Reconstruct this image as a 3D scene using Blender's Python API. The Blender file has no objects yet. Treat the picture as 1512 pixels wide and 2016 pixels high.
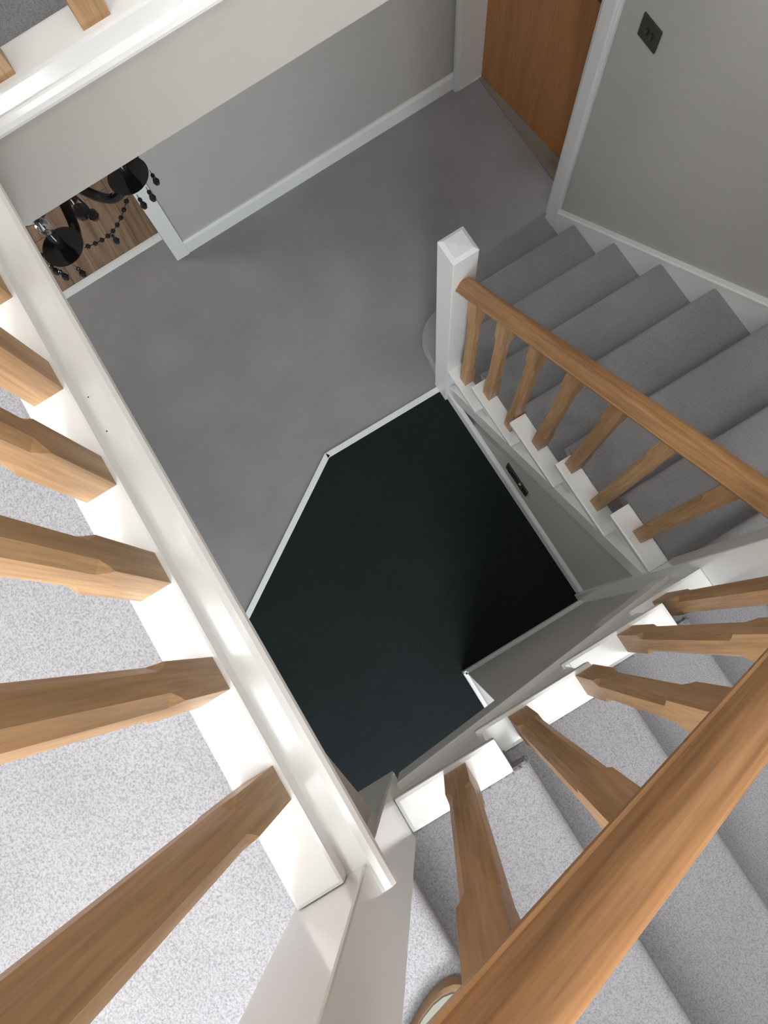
import bpy, bmesh, math, random
from mathutils import Vector, Matrix
random.seed(7)
scene = bpy.context.scene
C = scene.collection
PI = math.pi

# ------------------------------------------------------------------ camera
H = 3.5735
R = Matrix(((0.51416389, 0.85141005, -0.10361675),
            (-0.83794098, 0.52442128, 0.15111993),
            (0.18300386, 0.00912431, 0.98306985)))
cam_data = bpy.data.cameras.new('camera')
cam = bpy.data.objects.new('camera', cam_data)
C.objects.link(cam)
cam.matrix_world = Matrix.Translation((0, 0, H)) @ R.transposed().to_4x4()
cam_data.sensor_fit = 'AUTO'; cam_data.sensor_width = 36.0
cam_data.lens = 1575.61 / 2016 * 36.0
cam_data.shift_x = (756 - 683.25) / 2016
cam_data.shift_y = (1011.77 - 1008) / 2016
cam_data.clip_start = 0.02
scene.camera = cam

# ------------------------------------------------------------------ light
world = bpy.data.worlds.new('world'); scene.world = world; world.use_nodes = True
wb = world.node_tree.nodes['Background']
wb.inputs[0].default_value = (0.95, 0.98, 1.0, 1); wb.inputs[1].default_value = 8.0

def area(name, loc, direction, sx, sy, power, col=(1, 1, 1), spread=PI):
    d = bpy.data.lights.new(name, 'AREA'); d.shape = 'RECTANGLE'; d.size = sx; d.size_y = sy
    d.energy = power; d.color = col; d.spread = spread
    o = bpy.data.objects.new(name, d); C.objects.link(o)
    o.location = loc; o.rotation_euler = Vector(direction).to_track_quat('-Z', 'Y').to_euler()
    return o
area('stair_skylight_daylight', (0.62, 0.50, 5.12), (0.0, -0.05, -1), 0.60, 1.50, 1.5, (0.97, 0.985, 1.0), math.radians(50))
area('landing_skylight_daylight', (-0.20, -0.66, 5.12), (0, 0, -1), 1.10, 0.60, 1.7, (0.97, 0.985, 1.0), math.radians(100))
area('landing_window_daylight', (1.30, -0.62, 3.95), (-1, 0, -0.35), 0.95, 1.2, 84, (0.985, 0.985, 0.99))
area('front_door_daylight', (1.20, -0.52, 1.10), (-1, 0.30, -0.05), 0.75, 1.65, 17, (0.86, 0.94, 1.0))
area('side_room_daylight', (-3.9, -2.6, 1.7), (0.2, 1, -0.2), 1.2, 1.0, 40, (1.0, 0.97, 0.92))
for (n_, l_, d_, sx_, sy_) in (('portal_a', (0.625, 0.50, 5.21), (0, 0, -1), 0.66, 1.58), ('portal_b', (-0.20, -0.66, 5.21), (0, 0, -1), 1.16, 0.66),
                              ('portal_c', (1.345, -0.625, 3.95), (-1, 0, 0), 1.0, 1.25), ('portal_d', (1.345, -0.525, 0.95), (-1, 0, 0), 0.9, 2.2)):
    po = area(n_, l_, d_, sx_, sy_, 1.0); po.data.cycles.is_portal = True
scene.view_settings.view_transform = 'Standard'
scene.view_settings.look = 'None'
scene.view_settings.gamma = 1.0
scene.view_settings.use_curve_mapping = False
scene.view_settings.exposure = 0.0

# ------------------------------------------------------------------ materials
def new_mat(name):
    m = bpy.data.materials.new(name); m.use_nodes = True
    nt = m.node_tree
    return m, nt, nt.nodes['Principled BSDF']

def paint(name, col, rough, var=0.03, bump=0.02, scale=60.0, spec=0.5, coat=0.0):
    m, nt, b = new_mat(name); N = nt.nodes; L = nt.links
    tc = N.new('ShaderNodeTexCoord'); n = N.new('ShaderNodeTexNoise')
    n.inputs['Scale'].default_value = 2.5; n.inputs['Detail'].default_value = 5
    L.new(tc.outputs['Object'], n.inputs['Vector'])
    r = N.new('ShaderNodeValToRGB')
    r.color_ramp.elements[0].position = 0.3; r.color_ramp.elements[1].position = 0.7
    r.color_ramp.elements[0].color = (*[c * (1 - var) for c in col], 1)
    r.color_ramp.elements[1].color = (*[min(1, c * (1 + var)) for c in col], 1)
    L.new(n.outputs['Fac'], r.inputs['Fac']); L.new(r.outputs['Color'], b.inputs['Base Color'])
    b.inputs['Roughness'].default_value = rough
    b.inputs['Specular IOR Level'].default_value = spec
    b.inputs['Coat Weight'].default_value = coat; b.inputs['Coat Roughness'].default_value = 0.12
    n2 = N.new('ShaderNodeTexNoise'); n2.inputs['Scale'].default_value = scale; n2.inputs['Detail'].default_value = 3
    L.new(tc.outputs['Object'], n2.inputs['Vector'])
    bp = N.new('ShaderNodeBump'); bp.inputs['Strength'].default_value = bump; bp.inputs['Distance'].default_value = 0.004
    L.new(n2.outputs['Fac'], bp.inputs['Height']); L.new(bp.outputs['Normal'], b.inputs['Normal'])
    return m

def carpet(name, dark, light, scale, bump, blotch=0.10, dist=0.004):
    m, nt, b = new_mat(name); N = nt.nodes; L = nt.links
    tc = N.new('ShaderNodeTexCoord')
    n = N.new('ShaderNodeTexNoise'); n.inputs['Scale'].default_value = scale
    n.inputs['Detail'].default_value = 6; n.inputs['Roughness'].default_value = 0.75
    L.new(tc.outputs['Object'], n.inputs['Vector'])
    r = N.new('ShaderNodeValToRGB')
    r.color_ramp.elements[0].position = 0.36; r.color_ramp.elements[1].position = 0.56
    r.color_ramp.elements[0].color = (*dark, 1); r.color_ramp.elements[1].color = (*light, 1)
    L.new(n.outputs['Fac'], r.inputs['Fac'])
    n2 = N.new('ShaderNodeTexNoise'); n2.inputs['Scale'].default_value = 3.2; n2.inputs['Detail'].default_value = 4
    L.new(tc.outputs['Object'], n2.inputs['Vector'])
    mr = N.new('ShaderNodeMapRange'); mr.inputs['From Min'].default_value = 0.3; mr.inputs['From Max'].default_value = 0.7
    mr.inputs['To Min'].default_value = 1 - blotch; mr.inputs['To Max'].default_value = 1 + blotch
    L.new(n2.outputs['Fac'], mr.inputs['Value'])
    mx = N.new('ShaderNodeVectorMath'); mx.operation = 'SCALE'
    L.new(r.outputs['Color'], mx.inputs[0]); L.new(mr.outputs['Result'], mx.inputs['Scale'])
    L.new(mx.outputs['Vector'], b.inputs['Base Color'])
    b.inputs['Roughness'].default_value = 0.95; b.inputs['Specular IOR Level'].default_value = 0.1
    b.inputs['Sheen Weight'].default_value = 0.25; b.inputs['Sheen Roughness'].default_value = 0.6
    bp = N.new('ShaderNodeBump'); bp.inputs['Strength'].default_value = bump; bp.inputs['Distance'].default_value = dist
    L.new(n.outputs['Fac'], bp.inputs['Height']); L.new(bp.outputs['Normal'], b.inputs['Normal'])
    return m

def wood(name, c1, c2, c3, axis, rough=0.5, fine=1.0, coat=0.04):
    m, nt, b = new_mat(name); N = nt.nodes; L = nt.links
    tc = N.new('ShaderNodeTexCoord'); oi = N.new('ShaderNodeObjectInfo')
    add = N.new('ShaderNodeVectorMath'); add.operation = 'ADD'
    sc = N.new('ShaderNodeVectorMath'); sc.operation = 'SCALE'; sc.inputs[0].default_value = (7.3, 3.1, 5.7)
    L.new(oi.outputs['Random'], sc.inputs['Scale'])
    L.new(tc.outputs['Object'], add.inputs[0]); L.new(sc.outputs['Vector'], add.inputs[1])
    mp = N.new('ShaderNodeMapping')
    s = [30.0, 30.0, 30.0]; s[axis] = 1.6
    mp.inputs['Scale'].default_value = s
    L.new(add.outputs['Vector'], mp.inputs['Vector'])
    n = N.new('ShaderNodeTexNoise'); n.inputs['Scale'].default_value = 1.0 * fine
    n.inputs['Detail'].default_value = 8; n.inputs['Roughness'].default_value = 0.62; n.inputs['Distortion'].default_value = 0.6
    L.new(mp.outputs['Vector'], n.inputs['Vector'])
    r = N.new('ShaderNodeValToRGB'); e = r.color_ramp.elements
    e[0].position = 0.30; e[0].color = (*c1, 1); e[1].position = 0.68; e[1].color = (*c3, 1)
    k = e.new(0.5); k.color = (*c2, 1)
    L.new(n.outputs['Fac'], r.inputs['Fac'])
    mp2 = N.new('ShaderNodeMapping'); s2 = [260.0, 260.0, 260.0]; s2[axis] = 9.0
    mp2.inputs['Scale'].default_value = s2; L.new(add.outputs['Vector'], mp2.inputs['Vector'])
    n2 = N.new('ShaderNodeTexNoise'); n2.inputs['Scale'].default_value = 1.0; n2.inputs['Detail'].default_value = 3
    L.new(mp2.outputs['Vector'], n2.inputs['Vector'])
    mr = N.new('ShaderNodeMapRange'); mr.inputs['From Min'].default_value = 0.32; mr.inputs['From Max'].default_value = 0.62
    mr.inputs['To Min'].default_value = 0.80; mr.inputs['To Max'].default_value = 1.05
    L.new(n2.outputs['Fac'], mr.inputs['Value'])
    mx = N.new('ShaderNodeVectorMath'); mx.operation = 'SCALE'
    L.new(r.outputs['Color'], mx.inputs[0]); L.new(mr.outputs['Result'], mx.inputs['Scale'])
    L.new(mx.outputs['Vector'], b.inputs['Base Color'])
    b.inputs['Roughness'].default_value = rough
    b.inputs['Coat Weight'].default_value = coat; b.inputs['Coat Roughness'].default_value = 0.25
    bp = N.new('ShaderNodeBump'); bp.inputs['Strength'].default_value = 0.12; bp.inputs['Distance'].default_value = 0.001
    L.new(n2.outputs['Fac'], bp.inputs['Height']); L.new(bp.outputs['Normal'], b.inputs['Normal'])
    return m

def plain(name, col, rough=0.5, metal=0.0, trans=0.0, alpha=1.0):
    m = paint(name, col, rough, 0.08, 0.03, 120.0)
    b = m.node_tree.nodes['Principled BSDF']
    b.inputs['Metallic'].default_value = metal
    b.inputs['Transmission Weight'].default_value = trans
    return m

M_white = paint('white_gloss_paint', (0.88, 0.88, 0.86), 0.22, 0.02, 0.015, 40, 0.5, 0.35)
M_trim = paint('white_satin_paint', (0.80, 0.81, 0.81), 0.38, 0.02, 0.015, 40)
M_wall = paint('grey_emulsion_wall', (0.47, 0.46, 0.44), 0.85, 0.03, 0.05, 220, 0.3)
M_ceil = paint('white_ceiling_paint', (0.75, 0.74, 0.72), 0.9, 0.02, 0.03, 200, 0.3)
M_fascia = paint('pale_taupe_fascia_paint', (0.50, 0.468, 0.435), 0.7, 0.02, 0.02, 120, 0.4)
M_carpet = carpet('grey_pile_carpet', (0.24, 0.235, 0.25), (0.47, 0.465, 0.49), 360, 0.8)
M_carpet_shade = carpet('grey_carpet_shaded', (0.22, 0.215, 0.22), (0.34, 0.33, 0.335), 300, 0.6, 0.10)  # same carpet, darker copy: shade of hall and lower flight put into colour
M_mat = carpet('charcoal_entrance_matting', (0.004, 0.006, 0.006), (0.017, 0.022, 0.023), 420, 0.8, 0.12, 0.003)
M_mat.node_tree.nodes['Principled BSDF'].inputs['Sheen Weight'].default_value = 0.04
M_oak_v = wood('oak_upright_grain', (0.36, 0.20, 0.088), (0.48, 0.28, 0.13), (0.57, 0.35, 0.175), 2)
M_oak_x = wood('oak_lengthwise_grain', (0.23, 0.105, 0.042), (0.39, 0.195, 0.078), (0.52, 0.28, 0.12), 0, 0.42, 1.0, 0.12)
M_door = wood('oak_veneer_door', (0.38, 0.155, 0.048), (0.47, 0.20, 0.065), (0.54, 0.24, 0.085), 2, 0.5, 0.5)
M_plank = wood('brown_oak_floor', (0.13, 0.075, 0.045), (0.24, 0.155, 0.10), (0.34, 0.24, 0.165), 0, 0.45, 0.9)
M_black = plain('black_glass', (0.012, 0.011, 0.011), 0.12)
M_bronze = plain('dark_bronze_plate', (0.075, 0.07, 0.06), 0.42, 0.6)
M_dark = plain('dark_switch_insert', (0.02, 0.02, 0.02), 0.4)
M_steel = plain('brushed_metal', (0.45, 0.45, 0.44), 0.3, 1.0)
M_groove = plain('plank_joint', (0.20, 0.17, 0.13), 0.8)  # brown base that shows in the joints between floor planks
M_thr = plain('worn_beige_threshold', (0.24, 0.215, 0.175), 0.7)
M_tan = plain('tan_slipper_leather', (0.19, 0.11, 0.055), 0.7)
M_insole = plain('pale_grey_green_lining', (0.21, 0.215, 0.175), 0.8)
M_glass, _nt, _b = new_mat('clear_glass'); _b.inputs['Transmission Weight'].default_value = 1.0
_b.inputs['Roughness'].default_value = 0.03; _b.inputs['Base Color'].default_value = (0.85, 0.85, 0.85, 1)
_n = _nt.nodes.new('ShaderNodeTexNoise'); _n.inputs['Scale'].default_value = 8
_bp = _nt.nodes.new('ShaderNodeBump'); _bp.inputs['Strength'].default_value = 0.03
_nt.links.new(_n.outputs['Fac'], _bp.inputs['Height']); _nt.links.new(_bp.outputs['Normal'], _b.inputs['Normal'])

# ------------------------------------------------------------------ mesh helpers
class MB:
    def __init__(s): s.bm = bmesh.new()
    def box(s, x0, x1, y0, y1, z0, z1, bevel=0.0):
        b = bmesh.new()
        vs = [b.verts.new((x, y, z)) for x in (x0, x1) for y in (y0, y1) for z in (z0, z1)]
        for f in ((0, 1, 3, 2), (4, 6, 7, 5), (0, 4, 5, 1), (2, 3, 7, 6), (0, 2, 6, 4), (1, 5, 7, 3)):
            b.faces.new([vs[i] for i in f])
        if bevel: bmesh.ops.bevel(b, geom=b.edges[:], offset=bevel, segments=2, affect='EDGES', profile=0.7)
        return s._merge(b)
    def _merge(s, b):
        bmesh.ops.recalc_face_normals(b, faces=b.faces[:])
        me = bpy.data.meshes.new('tmp'); b.to_mesh(me); b.free(); s.bm.from_mesh(me); bpy.data.meshes.remove(me)
        return s
    def prism(s, pts, axis, a, b_, bevel=0.0, seg=2):
        """pts: 2D outline in the two other axes (in xyz order); extruded on axis from a to b_."""
        b = bmesh.new()
        def P(p, t):
            q = [p[0], p[1]]; q.insert(axis, t); return q
        v0 = [b.verts.new(P(p, a)) for p in pts]; v1 = [b.verts.new(P(p, b_)) for p in pts]
        b.faces.new(v0); b.faces.new(v1[::-1])
        n = len(pts)
        for i in range(n): b.faces.new([v0[i], v1[i], v1[(i + 1) % n], v0[(i + 1) % n]])
        bmesh.ops.recalc_face_normals(b, faces=b.faces[:])
        if bevel: bmesh.ops.bevel(b, geom=b.edges[:], offset=bevel, segments=seg, affect='EDGES', profile=0.7)
        return s._merge(b)
    def sweep(s, prof, A, B, wdir, cut=None):
        """profile (w,h) swept from A to B; w along wdir, h along world z (ends cut plumb)."""
        b = bmesh.new(); A = Vector(A); B = Vector(B); w = Vector(wdir); z = Vector((0, 0, 1))
        va = [b.verts.new(A + w * p[0] + z * p[1]) for p in prof]; vb = [b.verts.new(B + w * p[0] + z * p[1]) for p in prof]
        b.faces.new(va); b.faces.new(vb[::-1]); n = len(prof)
        for i in range(n): b.faces.new([va[i], vb[i], vb[(i + 1) % n], va[(i + 1) % n]])
        return s._merge(b)
    def tube(s, path, rad, n=10, close=False):
        b = bmesh.new(); rings = []
        P = [Vector(p) for p in path]
        for i, p in enumerate(P):
            t = (P[min(i + 1, len(P) - 1)] - P[max(i - 1, 0)]).normalized()
            u = t.orthogonal().normalized(); 
            if rings: 
                u = (pu - t * pu.dot(t)).normalized()
            pu = u; v = t.cross(u); r = rad[i] if isinstance(rad, (list, tuple)) else rad
            rings.append([b.verts.new(p + (u * math.cos(a) + v * math.sin(a)) * r) for a in [2 * PI * k / n for k in range(n)]])
        for a, c in zip(rings, rings[1:]):
            for k in range(n): b.faces.new([a[k], a[(k + 1) % n], c[(k + 1) % n], c[k]])
        b.faces.new(rings[0][::-1]); b.faces.new(rings[-1])
        return s._merge(b)
    def lathe(s, prof, loc=(0, 0, 0), n=24):
        b = bmesh.new(); rings = []
        for r, z in prof:
            if r < 1e-6: rings.append([b.verts.new((loc[0], loc[1], loc[2] + z))])
            else: rings.append([b.verts.new((loc[0] + r * math.cos(2 * PI * k / n), loc[1] + r * math.sin(2 * PI * k / n), loc[2] + z)) for k in range(n)])
        for a, c in zip(rings, rings[1:]):
            for k in range(n):
                q = [a[k % len(a)], a[(k + 1) % len(a)], c[(k + 1) % len(c)], c[k % len(c)]]
                q2 = []
                for v in q:
                    if v not in q2: q2.append(v)
                if len(q2) > 2: b.faces.new(q2)
        return s._merge(b)
    def build(s, name, mat, parent=None, M=None, smooth=False):
        me = bpy.data.meshes.new(name)
        if M is not None: s.bm.transform(M.inverted())
        s.bm.to_mesh(me); s.bm.free(); me.materials.append(mat)
        if smooth:
            for p in me.polygons: p.use_smooth = True
            try: me.set_sharp_from_angle(angle=math.radians(35))
            except Exception: pass
        o = bpy.data.objects.new(name, me); C.objects.link(o)
        if M is not None:
            o.matrix_world = M
        if parent is not None:
            o.parent = parent
            o.matrix_parent_inverse = parent.matrix_basis.inverted()
        return o

def tag(o, label=None, cat=None, group=None, kind=None):
    if label: o['label'] = label
    if cat: o['category'] = cat
    if group: o['group'] = group
    if kind: o['kind'] = kind
    return o
def thing(name, loc, label, cat, group=None):
    o = bpy.data.objects.new(name, None); C.objects.link(o); o.location = loc; o.empty_display_size = 0.1
    return tag(o, label, cat, group)
def struct(o, label=None):
    o['kind'] = 'structure'
    if label: o['label'] = label
    return o
def copy_part(src, parent, loc):
    o = src.copy(); C.objects.link(o); o.parent = parent
    o.matrix_parent_inverse = parent.matrix_basis.inverted(); o.location = loc
    return o
def pivot(loc, direction=None):
    """frame with local X along direction"""
    if direction is None: return Matrix.Translation(loc)
    x = Vector(direction).normalized(); z = Vector((0, 0, 1)); y = z.cross(x).normalized(); z = x.cross(y)
    m = Matrix((x, y, z)).transposed().to_4x4(); m.translation = loc
    return m

# ------------------------------------------------------------------ dimensions
r = 0.20213
g1, X1 = 0.2287, -1.2042
def nx(k): return X1 + (k - 1) * g1                 # nosing of step k, lower flight
g2, Y12 = 0.2256, -0.195
def ny(k): return Y12 + (12 - k) * g2               # nosing of step k, upper flight
YW = 1.504      # stair side wall
XW = -2.198     # hall wall
XO = 1.085      # outer wall beside upper flight
YB = -1.06      # wall behind the landing
ZC, ZF = 2.442, 2.625                                # hall ceiling, landing boards
ZT = 5.05
n1 = (-0.965, -0.875, 0.623, 0.713)
n2 = (0.170, 0.260, -0.280, -0.190)
n3 = (0.166, 0.256, 0.623, 0.713)

# ------------------------------------------------------------------ structure: floors
def S(name, m, mat, label=None): return struct(m.build(name, mat), label)
fl = S('floor', MB().box(-2.36, 1.2, -1.75, 1.75, -0.12, -0.004), M_carpet_shade)
mat_out = [(-0.951, 0.634), (-0.960, 0.026), (-0.524, -0.653), (-0.20, -1.157), (0.10, -1.62), (1.085, -1.62), (1.085, 0.0), (0.21, 0.034), (0.21, 0.634)]
hall = MB().prism([(-2.345, -1.70), (0.05, -1.70), (0.07, -1.62), (-0.20, -1.157), (-0.524, -0.653), (-0.960, 0.026), (-0.951, 0.60), (-0.951, 0.66), (-0.95, 1.66), (-2.36, 1.66)], 2, -0.004, 0.0)
hall.build('hall_carpet', M_carpet_shade, fl)
# ------------------------------------------------------------------ walls
S('wall_left', MB().box(-2.9, XW, -0.085, 1.76, 0, ZC), M_wall)
wr = MB()
wr.box(-1.385, XO, YW, YW + 0.22, 0, ZT)
wr.box(-2.198, -1.385, YW, YW + 0.22, 2.05, ZT)
wr.box(-2.9, -2.19, YW + 0.012, YW + 0.22, 0, ZC)
wr.box(-2.3, -2.198, YW, YW + 0.22, ZC, ZT)
S('wall_right', wr, M_wall)
wo = MB()
wo.box(XO, XO + 0.25, -0.10, YW + 0.22, -0.1, 2.02); wo.box(XO, XO + 0.25, -1.85, -0.95, -0.1, 2.02)
wo.box(XO, XO + 0.25, -1.85, YW + 0.22, 2.02, 3.35)
wo.box(XO, XO + 0.25, -1.85, -1.10, 3.35, ZT); wo.box(XO, XO + 0.25, -0.15, YW + 0.22, 3.35, ZT)
wo.box(XO, XO + 0.25, -1.10, -0.15, 4.55, ZT)
S('wall_back', wo, M_wall)
S('wall_landing', MB().box(-2.3, XO, YB - 0.12, YB, ZC, ZT), M_wall)
S('wall_far', MB().box(-2.32, -2.2, YB, YW, ZF, ZT), M_wall)
we = MB().box(-2.36, XO, -1.85, -1.70, 0, ZC)
S('wall_front', we, M_wall)
S('wall_side_room', MB().box(-5.2, -5.0, -3.0, 0.0, 0, ZC).box(-5.0, -2.2, -3.1, -3.0, 0, ZC).box(-2.38, -2.198, -3.0, -1.35, 0, ZC).box(-5.0, -2.9, -0.085, 0.1, 0, ZC), M_wall)
cl = MB()
cl.box(-2.4, 0.30, -0.34, YW + 0.22, ZT, ZT + 0.15); cl.box(-2.4, -0.77, YB - 0.15, -0.34, ZT, ZT + 0.15); cl.box(-0.77, 0.37, YB - 0.15, -0.98, ZT, ZT + 0.15); cl.box(0.95, XO + 0.25, YB - 0.15, YW + 0.22, ZT, ZT + 0.15)
cl.box(0.37, 0.95, YB - 0.15, -0.28, ZT, ZT + 0.15); cl.box(0.30, 0.95, 1.28, YW + 0.22, ZT, ZT + 0.15)
S('ceiling', cl, M_ceil)
# landing floor slab (its underside is the hall ceiling) and the fascia round the well
YFa, XFa = -0.228, -0.899
slab = MB()
slab.box(-2.3, XFa, YB, YW, ZC + 0.012, ZF)
slab.box(XFa, 0.17, YB, YFa, ZC + 0.012, ZF).box(0.17, 0.235, YB, -0.283, ZC + 0.012, ZF)
S('floor_landing', slab, M_ceil)
S('ceiling_hall', MB().box(-2.3, XFa - 0.002, YB, YW, ZC, ZC + 0.012).box(XFa - 0.002, 0.17, YB, YFa - 0.002, ZC, ZC + 0.012)
  .box(-2.36, XO, -1.85, YB, ZC, ZC + 0.1).box(-5.1, -2.3, -3.1, 0.1, ZC, ZC + 0.1), M_ceil)
lc = MB()
lc.box(-2.2, -0.930, YB, YW, ZF, 2.645, 0.006)
lc.box(-0.95, 0.168, YB, -0.271, ZF, 2.6452, 0.006)
lc.box(0.16, 0.262, YB, -0.283, ZF - 0.02, 2.6450, 0.006)
lc.build('landing_carpet', M_carpet, bpy.data.objects['floor_landing'])
fas = MB()
fas.box(XFa, XFa + 0.018, YFa, YW, ZC, ZF)
fas.prism([(XFa, ZC), (0.049, ZC), (0.172, 2.330), (0.172, ZF), (XFa, ZF)], 1, YFa - 0.0, YFa + 0.018)
S('trim_1', fas, M_fascia)

# nosing board round the well
def nos_profile():
    return [(-0.045, 2.628), (0.0, 2.628), (0.006, 2.630), (0.0115, 2.636), (0.0125, 2.642), (0.011, 2.650), (0.006, 2.6555), (-0.002, 2.657), (-0.045, 2.657)]
nb = MB()
nb.sweep([(p[0] + 0.0, p[1]) for p in nos_profile()], (-0.93, -0.184, 0), (0.205, -0.184, 0), (0, 1, 0))
nb.sweep([(p[0] + 0.0, p[1]) for p in nos_profile()], (-0.874, -0.235, 0), (-0.874, YW, 0), (1, 0, 0))
S('trim_2', nb, M_white, None)
# ------------------------------------------------------------------ baseboards
def base_profile(t, h): return [(0, 0), (t, 0), (t, h - 0.016), (t - 0.003, h - 0.008), (t - 0.008, h), (0, h)]
def baseboard(name, A, B, out, h=0.10, t=0.016):
    m = MB(); m.sweep(base_profile(t, h), A, B, out)
    return S(name, m, M_trim)
baseboard('baseboard_left', (XW, -0.022, 0), (XW, 1.510, 0), (1, 0, 0), 0.098)
S('trim_8', MB().box(XW, -2.177, -0.092, -0.022, 0, 2.10, 0.003), M_trim)
baseboard('baseboard_stair_side', (-0.875, 0.650, 0), (0.165, 0.650, 0), (0, -1, 0), 0.098)
baseboard('baseboard_stair_back', (0.2095, 0.6225, 0), (0.2095, 0.0335, 0), (-1, 0, 0), 0.098)
baseboard('baseboard_stair_end', (0.195, 0.050, 0), (0.62, 0.050, 0), (0, -1, 0), 0.098)

# ------------------------------------------------------------------ oak floor of the side room
of = struct(MB().box(-5.0, -2.345, -3.0, -0.085, -0.12, -0.012).build('floor_side_room', M_groove))
w = 0.125; y = -0.085; i = 0
while y > -2.9:
    off = random.uniform(-0.6, 0)
    x0 = -5.0; cuts = [-5.0]
    xx = -5.0 + 1.2 + off
    while xx < -2.5: cuts.append(xx); xx += 1.35
    cuts.append(-2.362)
    for a, b_ in zip(cuts, cuts[1:]):
        MB().box(a + 0.001, b_ - 0.001, y - w + 0.0012, y, -0.012, 0.0 + random.uniform(0, 0.0006), 0.0012).build('plank', M_plank, of)
    y -= w
th = tag(MB().prism([(-2.362, 0.0), (-2.362, 0.003), (-2.350, 0.008), (-2.340, 0.0085), (-2.322, 0.004), (-2.320, 0.0)], 1, -1.35, -0.1005)
         .build('threshold_strip', M_trim), 'pale metal threshold strip between the brown wooden floor and the grey hall carpet', 'threshold strip')

# ------------------------------------------------------------------ entrance mat with its white edging
mt = thing('entrance_mat', (-0.3, 0.2, 0), 'large charcoal entrance mat with a cut-off corner, set into the grey hall carpet', 'mat')
MB().prism([(-0.925, 0.634), (-0.932, 0.030), (-0.505, -0.640), (0.10, -1.56), (0.62, -1.60), (1.08, -1.60), (1.08, 0.03), (0.2095, 0.0335), (0.2095, 0.634)], 2, -0.004, 0.003).build('matting', M_mat, mt)
def strip(p, q, wd, name):
    p = Vector((*p, 0)); q = Vector((*q, 0)); d = (q - p).normalized(); nrm = Vector((-d.y, d.x, 0))
    return MB().prism([tuple((p)[:2]), tuple((q)[:2]), tuple((q + nrm * wd)[:2]), tuple((p + nrm * wd)[:2])], 2, -0.004, 0.006, 0.0015).build(name, M_trim, mt)
strip((-0.960, 0.026), (-0.951, 0.623), -0.027, 'edging_strip')
strip((0.08, -1.592), (-0.524, -0.653), -0.027, 'edging_strip')
strip((-0.524, -0.653), (-0.962, 0.028), -0.027, 'edging_strip')

# ------------------------------------------------------------------ door of the hall
DM = Matrix.Translation((-2.157, 1.630, 0)) @ Matrix.Rotation(math.radians(6.3), 4, 'Z')
dr = struct(MB().box(0.002, 0.745, 0.002, 0.042, 0.012, 2.03, 0.002).build('door_1', M_door)); dr.matrix_world = DM
T_ = lambda q: tuple(DM @ Vector((q[0] + 2.157, q[1] - 1.630, q[2])))
hb = MB().box(0.638, 0.678, -0.004, 0.002, 0.96, 1.10, 0.002); hb.bm.transform(DM); hb.build('handle_plate', M_bronze, dr)
h = MB().tube([T_(q) for q in ((-1.497, 1.63, 1.045), (-1.497, 1.585, 1.045), (-1.505, 1.578, 1.045), (-1.585, 1.578, 1.045))], 0.009, 12)
h.build('door_handle', M_bronze, dr, smooth=True)
df = struct(MB().box(-2.200, -2.157, YW + 0.0, 1.72, 0, 2.05, 0.002).build('door_frame', M_trim)); df.name = 'trim_4'
f2 = MB().box(-1.395, -1.378, 1.50, 1.72, 0, 2.05).box(-2.2, -1.378, 1.60, 1.72, 2.03, 2.07)
S('trim_5', f2, M_trim)
# architraves (stepped)
ar = MB()
ar.prism([(-1.375, 1.486), (-1.372, 1.484), (-1.322, 1.484), (-1.316, 1.489), (-1.311, 1.489), (-1.308, 1.493), (-1.308, YW), (-1.375, YW)], 2, 0, 2.10)
ar.box(-2.198, -1.308, 1.486, YW, 2.05, 2.115)
S('trim_6', ar, M_trim)
S('trim_7', MB().box(-2.182, -2.160, 1.486, YW + 0.01, 0, 2.05, 0.003), M_trim)
tag(MB().box(-2.157, -1.395, 1.618, 1.719, 0.0, 0.006, 0.002).build('door_threshold', M_thr), 'worn wooden threshold under the oak door', 'threshold')

# ------------------------------------------------------------------ switch and socket
sw = thing('light_switch', (-1.176, YW, 1.30), 'dark bronze double light switch plate on the grey stair wall', 'switch')
MB().box(-1.219, -1.133, YW - 0.006, YW, 1.303, 1.390, 0.003).build('face_plate', M_bronze, sw)
for sx in (-1.190, -1.168):
    MB().box(sx, sx + 0.011, YW - 0.0068, YW - 0.005, 1.333, 1.360, 0.0005).build('rocker_recess', M_dark, sw)
    MB().prism([(YW - 0.006, 1.336), (YW - 0.014, 1.340), (YW - 0.010, 1.357), (YW - 0.006, 1.357)], 0, sx + 0.001, sx + 0.010).build('rocker', M_bronze, sw)
so = thing('wall_socket', (-0.365, 0.65, 0.2), 'blackened double socket plate low on the wall under the stairs', 'socket')
MB().box(-0.440, -0.291, 0.643, 0.650, 0.203, 0.284, 0.002).build('face_plate', M_dark, so)
for sx in (-0.407, -0.332):
    MB().box(sx - 0.016, sx + 0.016, 0.642, 0.6435, 0.212, 0.238, 0.0005).build('outlet', M_black, so)
for sx in (-0.407, -0.340):
    MB().box(sx - 0.006, sx + 0.006, 0.638, 0.6435, 0.256, 0.272, 0.001).build('rocker', M_steel if sx > -0.37 else M_dark, so)

# ------------------------------------------------------------------ stairs
def step_profile(front, top, low, back, s, nose=0.026):
    """u axis outline: front = nosing, s=+1 when the step goes towards +u"""
    P = [(front + s * nose, low), (front + s * nose, top - 0.050), (front + s * 0.014, top - 0.046), (front + s * 0.004, top - 0.036), (front, top - 0.024),
         (front + s * 0.003, top - 0.011), (front + s * 0.010, top - 0.003), (front + s * 0.020, top), (back, top), (back, low)]
    return P
low_f = thing('staircase', (nx(1), 1.1, 0), 'lower flight of grey carpeted stairs beside the grey wall, climbing from the hall', 'stairs')
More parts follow.
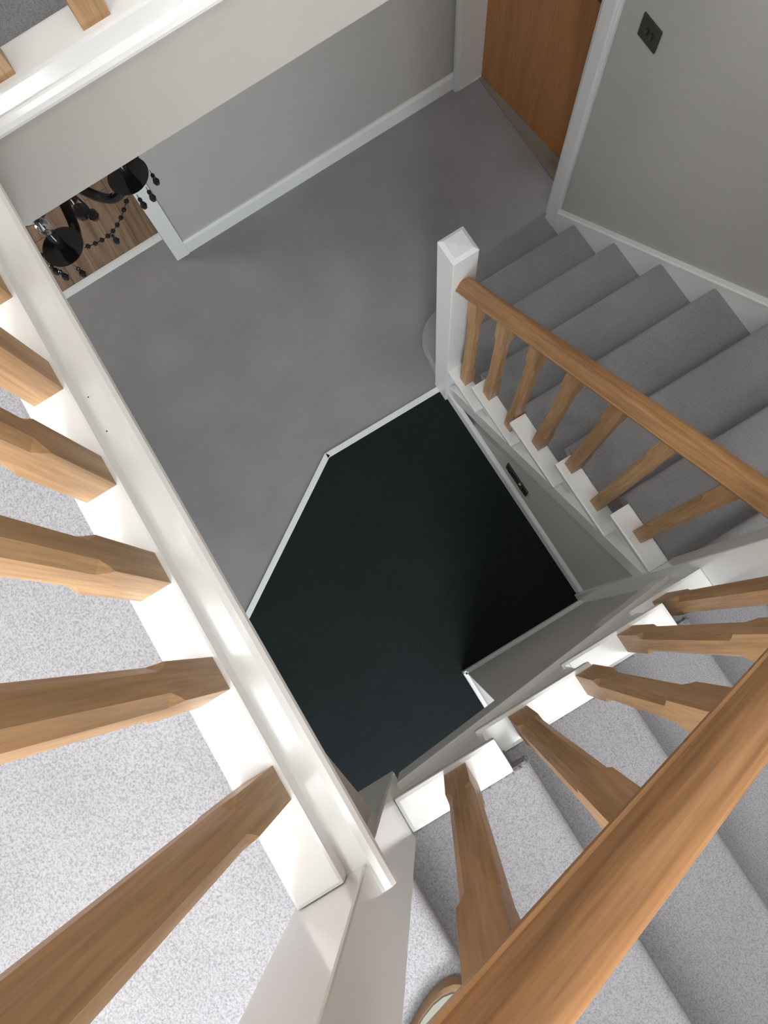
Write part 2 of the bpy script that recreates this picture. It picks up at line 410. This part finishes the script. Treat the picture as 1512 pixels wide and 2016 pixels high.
# step 1 with its rounded end
arc = [(-1.2042, 1.485), (-1.2042, 0.80)]
for k in range(1, 9):
    a = k / 8 * PI / 2
    arc.append((-1.035 - 0.169 * math.cos(a), 0.80 - 0.172 * math.sin(a)))
arc += [(-0.93, 0.628), (-0.93, 1.485)]
def inset(p, d):
    x, y_ = p
    if x < -0.94: return (x + d * min(1, (-1.0 - x) / 0.2 + 0.2) if x > -1.2 else x + d, y_ + (d if y_ < 0.8 else 0) * 0.9)
    return p
m = MB(); b = bmesh.new(); rings = []
for d, z in ((0.026, 0.0), (0.026, r - 0.05), (0.006, r - 0.038), (0.0, r - 0.024), (0.004, r - 0.009), (0.016, r)):
    rings.append([b.verts.new((*inset(p, d), z)) for p in arc])
for A, B in zip(rings, rings[1:]):
    for i in range(len(arc)): b.faces.new([A[i], A[(i + 1) % len(arc)], B[(i + 1) % len(arc)], B[i]])
b.faces.new(rings[0][::-1]); b.faces.new(rings[-1]); m._merge(b)
m.build('carpeted_step', M_carpet_shade, low_f, smooth=True)
for k in range(2, 8):
    back = nx(k + 1) + 0.05 if k < 7 else 1.083
    y0 = 0.687
    MB().prism([(p[0], p[1]) for p in step_profile(nx(k), k * r, (k - 1) * r - 0.0, back, 1)], 1, y0, 1.486).build('carpeted_step', M_carpet_shade, low_f, smooth=True)
# quarter landing
# white tread ends
for k in range(2, 7):
    a = max(nx(k) + 0.030, -0.875); e = nx(k + 1) + 0.045
    m = MB().box(a, min(e, 0.166), 0.6255, 0.690, k * r - 0.024, k * r + 0.003, 0.005)
    m.box(min(e, 0.166) - 0.012, min(nx(k + 1) + 0.076, 0.166), 0.6257, 0.666, k * r - 0.0238, k * r + 0.0028, 0.005)
    m.build('tread_end', M_white, low_f)
pit1 = lambda x_: r + (x_ - X1) * (r / g1)
# string face (sawtooth) and its lower moulding
pts = [(-0.875, max(0.0, pit1(-0.875) - 0.40))]
pts = [(-0.876, 0.0)]
pts.append((-0.876, 2 * r - 0.02))
for k in range(3, 7):
    pts += [(nx(k) + 0.045, (k - 1) * r - 0.02), (nx(k) + 0.045, k * r - 0.02)]
pts += [(0.167, 6 * r - 0.02), (0.167, pit1(0.167) - 0.42), (-0.876 + 0.03, 0.0)]
MB().prism(pts, 1, 0.665, 0.690).build('string_board', M_trim, low_f)
MB().prism([(-0.876, pit1(-0.876) - 0.445), (-0.876, pit1(-0.876) - 0.322), (0.167, pit1(0.167) - 0.322), (0.167, pit1(0.167) - 0.445)], 1, 0.640, 0.668, 0.004).build('string_moulding', M_white, low_f)
# wall string
a, e = -1.309, 0.9
ws = [(a, 0.0), (a, 0.143)]
zt = lambda x_: pit1(x_) + 0.032
ws = [(a, 0.0), (a, zt(a)), (nx(7), zt(nx(7))), (XO, zt(nx(7))), (XO, 0.9), (nx(7), 0.9), (a + 0.3, 0.0)]
MB().prism(ws, 1, 1.486, YW).build('wall_string', M_trim, low_f)
MB().sweep([(0, 0), (-0.024, 0), (-0.024, 0.010), (-0.018, 0.016), (0, 0.018)], (a, YW, zt(a) - 0.012), (nx(7), YW, zt(nx(7)) - 0.012), (0, 1, 0)).build('string_cap', M_trim, low_f)
# walls below the flights
def sub(name, pts, axis, a, b_): S(name, MB().prism(pts, axis, a, b_), M_wall)
sub('wall_under_lower_flight', [(-0.876, 0), (0.2095, 0), (0.2095, 0.86), (0.167, 0.86), (-0.75, 0.04)], 1, 0.650, 0.700)
up_f = thing('staircase', (0.6, ny(12), 8 * r), 'upper flight of brightly lit grey carpeted stairs climbing to the landing, under the nearest handrail', 'stairs')
p2 = lambda y_: 12 * r - (y_ - Y12) * (r / g2)
# wall 2 (under upper flight): follows the string
sub('wall_under_upper_flight', [(0.060, 0), (0.700, 0), (0.700, p2(0.700) - 0.38), (0.060, p2(0.060) - 0.38)], 0, 0.2095, 0.26)
S('wall_understair_end', MB().box(0.2093, 0.62, 0.050, 0.10, 0, 1.62), M_wall)
for k in range(8, 12):
    MB().prism([(p[0], p[1]) for p in step_profile(ny(k), k * r, (k - 1) * r, ny(k + 1) - 0.05, -1)], 0, 0.2435, 1.083).build('carpeted_step', M_carpet, up_f, smooth=True)
MB().prism(step_profile(ny(12), 12 * r, 11 * r, YB + 0.002, -1), 0, 0.2610, 1.083).build('carpeted_step', M_carpet, up_f, smooth=True)
MB().box(0.236, 0.246, YB + 0.002, -0.284, 11.6 * r, ZF - 0.022).build('riser', M_carpet, up_f)
for k in range(8, 12):
    a = min(ny(k) - 0.030, 0.623); e = ny(k + 1) - 0.045
    m = MB().box(0.1885, 0.2485, max(e, -0.19), a, k * r - 0.022, k * r + 0.005, 0.007)
    if k < 11: m.box(0.1887, 0.2250, ny(k + 1) - 0.056, max(e, -0.19) + 0.012, k * r - 0.0218, k * r + 0.0048, 0.007)
    m.build('tread_end', M_white, up_f)
pts = [(0.623, 8 * r - 0.02)]
for k in range(9, 12):
    pts += [(ny(k) - 0.045, (k - 1) * r - 0.02), (ny(k) - 0.045, k * r - 0.02)]
pts += [(-0.19, 11 * r - 0.02), (-0.19, p2(-0.19) - 0.43), (0.623, p2(0.623) - 0.43)]
MB().prism(pts, 0, 0.200, 0.250).build('string_board', M_trim, up_f)
MB().prism([(-0.19, p2(-0.19) - 0.445), (-0.19, p2(-0.19) - 0.325), (0.623, p2(0.623) - 0.325), (0.623, p2(0.623) - 0.445)], 0, 0.186, 0.202, 0.003).build('string_moulding', M_white, up_f)
# ceiling below the upper flight
MB().prism([(0.66, p2(0.66) - 0.40), (-0.19, p2(-0.19) - 0.40), (YB, 2.03), (YB, 2.07), (-0.19, p2(-0.19) - 0.36), (0.66, p2(0.66) - 0.36)], 0, 0.215, 1.083).build('soffit', M_ceil, up_f)

# stray tufts where the carpet was cut beside the white tread ends
def tufts(parent, segs, n):
    b = bmesh.new()
    for _ in range(n):
        (x0, y0, z0), (x1, y1, z1) = random.choice(segs); t = random.random()
        p = Vector((x0 + (x1 - x0) * t, y0 + (y1 - y0) * t, z0 + (z1 - z0) * t)) + Vector((random.gauss(0, .0012), random.gauss(0, .0012), 0))
        for q in range(3):
            d_ = Vector((random.gauss(0, 1), random.gauss(0, 1), random.uniform(0.4, 1.6))).normalized() * random.uniform(0.003, 0.007)
            sd_ = d_.orthogonal().normalized() * 0.0009
            f = [b.verts.new(p + sd_), b.verts.new(p - sd_), b.verts.new(p + d_)]
            b.faces.new(f)
    me = bpy.data.meshes.new('carpet_tufts'); b.to_mesh(me); b.free(); me.materials.append(M_carpet)
    o = bpy.data.objects.new('carpet_tufts', me); C.objects.link(o); o.parent = parent
    o.matrix_parent_inverse = parent.matrix_basis.inverted(); o['kind'] = 'stuff'
tufts(up_f, [((0.247, ny(k) - 0.01, k * r), (0.247, ny(k + 1) - 0.03, k * r)) for k in range(8, 12)] + [((0.2445, ny(k) - 0.004, k * r - 0.006), (0.2445, ny(k) - 0.004, k * r - 0.03)) for k in range(8, 12)], 2600)
tufts(low_f, [((nx(k) + 0.01, 0.690, k * r), (nx(k + 1) + 0.03, 0.690, k * r)) for k in range(3, 7)], 1200)
# nail holes and chips in the landing nosing
for (x_, y_) in ((-0.415, -0.206), (-0.466, -0.2055)):
    MB().lathe([(0, 0.0004), (0.0009, 0.0003), (0.0011, 0.0)], (x_, y_, 2.6570), 8).build('nail_hole', M_dark, bpy.data.objects['trim_2'])
for (x_, y_) in ((-0.880, 0.082), (-0.886, 0.081)):
    MB().lathe([(0, 0.0004), (0.0008, 0.0003), (0.0010, 0.0)], (x_, y_, 2.6570), 8).build('nail_hole', M_bronze, bpy.data.objects['trim_2'])
# ------------------------------------------------------------------ banisters
RAILP = [(-0.024, 0.0), (0.024, 0.0), (0.0310, 0.003), (0.0318, 0.012), (0.0292, 0.0155), (0.0285, 0.021), (0.0175, 0.050), (0.0120, 0.0555), (0.0050, 0.0590)]
RAILP += [(-p[0], p[1]) for p in RAILP[:1:-1]]
def newel_mesh(nn, z0, z1, cap=0.014, bot=0.0):
    m = MB(); x0, x1, y0, y1 = nn
    b = bmesh.new(); cx, cy = (x0 + x1) / 2, (y0 + y1) / 2; hw = (x1 - x0) / 2
    rings = []
    for w_, z in ((hw - 0.004 - bot, z0), (hw, z0 + 0.004 + bot), (hw, z1), (hw * 0.72, z1 + cap * 0.8), (hw * 0.15, z1 + cap)):
        rings.append([b.verts.new((cx + sx * w_, cy + sy * w_, z)) for sx, sy in ((-1, -1), (1, -1), (1, 1), (-1, 1))])
    for A, B in zip(rings, rings[1:]):
        for i in range(4): b.faces.new([A[i], A[(i + 1) % 4], B[(i + 1) % 4], B[i]])
    b.faces.new(rings[0][::-1]); b.faces.new(rings[-1])
    es = [e for e in b.edges if abs(e.verts[0].co.z - e.verts[1].co.z) > 0.1]
    bmesh.ops.bevel(b, geom=es, offset=0.003, segments=2, affect='EDGES', profile=0.5)
    return m._merge(b)
def spindle_mesh(length, slope_axis=None, slope=0.0, hw=0.0205, c0=0.165, c1=0.165, ch=0.0100):
    """square spindle, stop-chamfered between the end blocks; base at origin, +z up; the top may be raked"""
    b = bmesh.new(); rings = []
    def ring(z, c, rake=0.0):
        pts = []
        for sx, sy in ((-1, -1), (1, -1), (1, 1), (-1, 1)):
            p1 = (sx * hw, sy * (hw - c)); p2_ = (sx * (hw - c), sy * hw)
            pts += [p1, p2_] if sx * sy < 0 else [p2_, p1]
        # order counter-clockwise
        pts.sort(key=lambda p: math.atan2(p[1], p[0]))
        out = []
        for px, py in pts:
            dz = rake * (px if slope_axis == 0 else py) if slope_axis is not None else 0
            out.append(b.verts.new((px, py, z + dz)))
        return out
    e = 0.0004
    for z, c in ((0, e), (c0 - 0.002, e), (c0 + 0.008, 0.005), (c0 + 0.024, ch), (length - c1 - 0.024, ch), (length - c1 - 0.008, 0.005), (length - c1 + 0.002, e)):
        rings.append(ring(z, c))
    rings.append(ring(length, e, slope))
    for A, B in zip(rings, rings[1:]):
        for i in range(8): b.faces.new([A[i], A[(i + 1) % 8], B[(i + 1) % 8], B[i]])
    b.faces.new(rings[0][::-1]); b.faces.new(rings[-1])
    m = MB(); m._merge(b); return m

def put_spindles(parent, spots, slope_axis=None, slope=0.0):
    cache = {}
    for (x, y_, z, ln) in spots:
        key = round(ln, 3)
        if key not in cache:
            o = spindle_mesh(ln, slope_axis, slope).build('spindle', M_oak_v, parent, None)
            cache[key] = o; o.location = (x, y_, z)
        else:
            copy_part(cache[key], parent, (x, y_, z))

b1 = thing('stair_banister', (-0.92, 0.668, 0), 'lower stair banister with white newel post, oak handrail and seven dim oak spindles', 'banister')
newel_mesh(n1, 0.0, 1.352).build('newel_post', M_trim, b1)
newel_mesh(n3, 0.0, 2.80, 0.02).build('newel_post', M_white, b1)
yc = 0.668; RB = 0.664
A = (-0.8755, yc, pit1(-0.8755) + RB); B = (0.1665, yc, pit1(0.1665) + RB)
d = (Vector(B) - Vector(A))
MB().sweep(RAILP, A, B, (0, 1, 0)).build('handrail', M_oak_x, b1, pivot(Vector(A), d), smooth=True)
spots = []
for cx_, k in ((-0.804, 2), (-0.657, 3), (-0.512, 3), (-0.370, 4), (-0.225, 5), (-0.083, 5), (0.063, 6)):
    spots.append((cx_, 0.672, k * r, pit1(cx_) + RB + 0.004 - k * r))
put_spindles(b1, spots, 0, r / g1)

b2 = thing('stair_banister', (0.215, -0.235, 8 * r), 'middle banister beside the upper flight, its thick oak handrail crossing the lower right corner', 'banister')
newel_mesh(n2, 2.035, 3.80, 0.02, 0.004).build('newel_post', M_white, b2)
xc = 0.2175; RB2 = 0.706
A = (xc, 0.6235, p2(0.6235) + RB2); B = (xc, -0.1895, p2(-0.1895) + RB2)
d = (Vector(B) - Vector(A))
MB().sweep(RAILP, A, B, (1, 0, 0)).build('handrail', M_oak_x, b2, pivot(Vector(A), d), smooth=True)
spots = []
for cy_, k in ((0.5045, 8), (0.3535, 9), (0.2095, 10), (0.0635, 10), (-0.080, 11)):
    spots.append((0.2175, cy_, k * r, p2(cy_) + RB2 + 0.004 - k * r))
put_spindles(b2, spots, 1, -r / g2)

b3 = thing('landing_banister', (-0.35, -0.24, 2.645), 'landing banister on the left, oak spindles standing on the long white base rail', 'banister')
MB().box(-0.93, 0.1695, -0.271, -0.213, 2.640, 2.690, 0.004).build('base_rail', M_white, b3)
LS = 0.80
put_spindles(b3, [(x_, -0.2395, 2.690, LS) for x_ in (-0.7715, -0.6345, -0.4955, -0.3575, -0.2235, -0.0865, 0.0485)])
A = (-0.85, -0.2395, 2.690 + LS - 0.003); B = (0.1695, -0.2395, 2.690 + LS - 0.003)
MB().sweep(RAILP, A, B, (0, 1, 0)).build('handrail', M_oak_x, b3, pivot(Vector(A), (1, 0, 0)), smooth=True)
newel_mesh((-0.945, -0.855, -0.285, -0.195), 2.69, 3.62).build('newel_post', M_white, b3)
b4 = thing('landing_banister', (-0.9, 0.6, 2.645), 'far landing banister in the top left corner, oak spindle feet on a white rail', 'banister')
MB().box(-0.931, -0.872, -0.21, YW, 2.640, 2.690, 0.004).build('base_rail', M_white, b4)
put_spindles(b4, [(-0.9035, y_, 2.690, LS) for y_ in (-0.0955, 0.0485, 0.1925, 0.3365, 0.4805, 0.6245, 0.7685, 0.9125, 1.0565, 1.2005, 1.3445)])
A = (-0.9035, -0.195, 2.690 + LS - 0.003); B = (-0.9035, YW, 2.690 + LS - 0.003)
MB().sweep(RAILP, A, B, (1, 0, 0)).build('handrail', M_oak_x, b4, pivot(Vector(A), (0, 1, 0)), smooth=True)

# ------------------------------------------------------------------ chandelier under the landing
cz = 1.913
cc = Vector((-1.367, -0.1906, 0))
ch = thing('chandelier', (cc.x, cc.y, ZC), 'black glass chandelier with bead strings hanging beneath the landing over the wooden floor doorway', 'chandelier')
MB().lathe([(0, 0.0), (0.05, 0.0), (0.055, -0.012), (0.035, -0.03), (0.006, -0.04), (0, -0.04)], (cc.x, cc.y, ZC)).build('ceiling_rose', M_black, ch, smooth=True)
MB().tube([(cc.x, cc.y, ZC - 0.03), (cc.x, cc.y, cz + 0.02)], 0.006, 8).build('stem', M_black, ch, smooth=True)
MB().lathe([(0, 0.10), (0.012, 0.09), (0.022, 0.05), (0.014, 0.03), (0.038, 0.0), (0.045, -0.03), (0.03, -0.06), (0.012, -0.085), (0.016, -0.10), (0, -0.12)], (cc.x, cc.y, cz)).build('body', M_black, ch, smooth=True)
Rr = 0.190
a0 = math.atan2(-0.251 - cc.y, -1.187 - cc.x)
bowlp = [(0, 0), (0.012, 0.0), (0.030, 0.002), (0.0475, 0.010), (0.0495, 0.013), (0.046, 0.0125), (0.030, 0.006), (0.012, 0.005), (0.012, 0.022), (0, 0.022)]
bead_proto = None
def bead(size):
    m = MB(); m.lathe([(0, -size), (size * 0.75, -size * 0.6), (size, 0), (size * 0.75, size * 0.6), (0, size)], n=8); return m
tips = []
for i in range(5):
    a = a0 + i * 2 * PI / 5
    u = Vector((math.cos(a), math.sin(a), 0))
    tip = cc + u * Rr; tip.z = cz
    tips.append(tip)
    path = []
    for t in range(11):
        s_ = t / 10; rr = 0.02 + (Rr - 0.02) * s_
        path.append(tuple(cc + u * rr + Vector((0, 0, cz - 0.005 - 0.085 * math.sin(PI * min(1, s_ * 1.05)) ** 1.0 + 0.0 * s_))))
    MB().tube(path, [0.013] * 9 + [0.011, 0.009], 10).build('arm', M_black, ch, smooth=True)
    bw = MB().lathe(bowlp, tuple(tip), 28).build('drip_bowl', M_black, ch, smooth=True)
    MB().lathe([(0, 0.022), (0.011, 0.022), (0.011, 0.075), (0.0085, 0.08), (0, 0.08)], tuple(tip), 16).build('candle_tube', M_black, bw, smooth=True)
    MB().lathe([(0, 0.078), (0.008, 0.082), (0.0165, 0.10), (0.015, 0.118), (0.006, 0.14), (0, 0.148)], tuple(tip), 16).build('candle_bulb', M_glass, bw, smooth=True)
    # two-bead drops round the outer half of the bowl
    for off in (-1.05, -0.5, 0.35):
        b_a = a + off
        p = tip + Vector((math.cos(b_a), math.sin(b_a), 0)) * 0.0510
        dr_ = MB().lathe([(0, 0.010), (0.001, 0.008), (0.001, -0.006), (0, -0.008)], tuple(p), 6)
        dr_.lathe([(0, -0.006), (0.0045, -0.009), (0.0052, -0.014), (0.0045, -0.019), (0, -0.022)], tuple(p), 8)
        dr_.lathe([(0, -0.022), (0.0060, -0.028), (0.0085, -0.037), (0.0065, -0.046), (0, -0.050)], tuple(p), 8)
        dr_.build('crystal_drop', M_black, bw)
for i in range(5):
    A0, B0 = tips[i], tips[(i + 1) % 5]
    ang = lambda t_: math.atan2(t_.y - cc.y, t_.x - cc.x)
    aA, aB = ang(A0) + 1.30, ang(B0) - 1.48
    A = A0 + Vector((math.cos(aA), math.sin(aA), 0)) * 0.050; B = B0 + Vector((math.cos(aB), math.sin(aB), 0)) * 0.050
    A.z += 0.008; B.z += 0.008
    mid = (A + B) / 2
    def sag(t): return A.lerp(B, t) + Vector((0, 0, -0.040 * math.sin(PI * t)))
    sg = MB().tube([tuple(sag(t / 12)) for t in range(13)], 0.0010, 5).build('bead_swag', M_black, ch)
    for t in range(9):
        p = sag((t + 0.5) / 9)
        if bead_proto is None:
            bo = bead(0.0064).build('bead', M_black, sg); bead_proto = bo; bo.location = p
        else:
            bo = copy_part(bead_proto, sg, p)
    p = sag(0.45)
    MB().lathe([(0, -0.004), (0.004, -0.010), (0.004, -0.014), (0, -0.018), (0.006, -0.026), (0.0085, -0.035), (0.006, -0.044), (0, -0.048)], tuple(p), 8).build('crystal_drop', M_black, sg)
    hp = cc + (mid - cc).normalized() * 0.105 if False else cc + Vector((mid.x - cc.x, mid.y - cc.y, 0)).normalized() * 0.110
    hp.z = cz
    MB().lathe([(0, 0.0), (0.004, -0.012), (0.004, -0.020), (0.0015, -0.026), (0.011, -0.040), (0.0135, -0.052), (0.010, -0.064), (0, -0.072)], tuple(hp), 10).build('crystal_drop', M_black, ch)
    MB().tube([(cc.x + (hp.x - cc.x) * 0.2, cc.y + (hp.y - cc.y) * 0.2, cz + 0.01), tuple(hp)], 0.0025, 6).build('hook', M_black, ch)
MB().lathe([(0, -0.12), (0.010, -0.13), (0.022, -0.15), (0.020, -0.17), (0, -0.19)], (cc.x, cc.y, cz), 10).build('crystal_drop', M_black, ch)

# ------------------------------------------------------------------ slipper on the top step
sl = thing('slipper', (0.42, -0.30, 12 * r), 'tan edged slipper with a pale grey-green lining, on the top step below the big handrail', 'slipper')
ax = Vector((0.62, -0.78, 0)).normalized(); sd = Vector((-ax.y, ax.x, 0)); toe = Vector((0.395, -0.198, 12 * r))
def outline(sc, n=28):
    out = []
    for i in range(n):
        t = 2 * PI * i / n
        u = 0.13 - 0.13 * math.cos(t); wv = 0.046 * math.sin(t) * (1 + 0.12 * math.cos(t))
        out.append((0.13 + (u - 0.13) * sc, wv * sc))
    return out
def ringpts(sc, z): return [toe + ax * u + sd * v + Vector((0, 0, z)) for u, v in outline(sc)]
def loft(rs, name, mat):
    b = bmesh.new(); R_ = [[b.verts.new(p) for p in q] for q in rs]; n = len(R_[0])
    for A, B in zip(R_, R_[1:]):
        for i in range(n): b.faces.new([A[i], A[(i + 1) % n], B[(i + 1) % n], B[i]])
    b.faces.new(R_[0][::-1]); b.faces.new(R_[-1]); m = MB(); m._merge(b); return m.build(name, mat, sl, smooth=True)
loft([ringpts(0.95, 0.002), ringpts(1.0, 0.006), ringpts(1.0, 0.018), ringpts(0.985, 0.030), ringpts(0.94, 0.0335)], 'sole', M_tan)
loft([ringpts(0.92, 0.031), ringpts(0.91, 0.0365), ringpts(0.6, 0.0385)], 'lining', M_insole)

# ------------------------------------------------------------------ windows and front door (out of view, they let the daylight in)
w1 = MB()
for z0, z1 in ((3.35, 3.41), (4.49, 4.55)): w1.box(XO + 0.10, XO + 0.16, -1.10, -0.15, z0, z1)
for y0, y1 in ((-1.10, -1.04), (-0.21, -0.15), (-0.65, -0.60)): w1.box(XO + 0.10, XO + 0.16, y0, y1, 3.41, 4.49)
struct(w1.build('window_1', M_white))
w2 = MB().box(0.28, 0.33, -0.30, 1.30, ZT, ZT + 0.15).box(0.92, 0.97, -0.30, 1.30, ZT, ZT + 0.15)
w2.box(0.33, 0.92, -0.30, -0.26, ZT, ZT + 0.15).box(0.33, 0.92, 1.26, 1.30, ZT, ZT + 0.15)
struct(w2.build('window_2', M_white))
w3 = MB().box(-0.77, -0.72, -0.98, -0.34, ZT, ZT + 0.15).box(0.32, 0.37, -0.98, -0.34, ZT, ZT + 0.15).box(-0.72, 0.32, -0.98, -0.94, ZT, ZT + 0.15).box(-0.72, 0.32, -0.38, -0.34, ZT, ZT + 0.15)
struct(w3.build('window_3', M_white))
d2 = MB().box(XO + 0.02, XO + 0.07, -0.95, -0.89, 0, 2.02).box(XO + 0.02, XO + 0.07, -0.16, -0.10, 0, 2.02).box(XO + 0.02, XO + 0.07, -0.89, -0.16, 0, 0.25).box(XO + 0.02, XO + 0.07, -0.89, -0.16, 1.95, 2.02)
struct(d2.build('door_2', M_white))
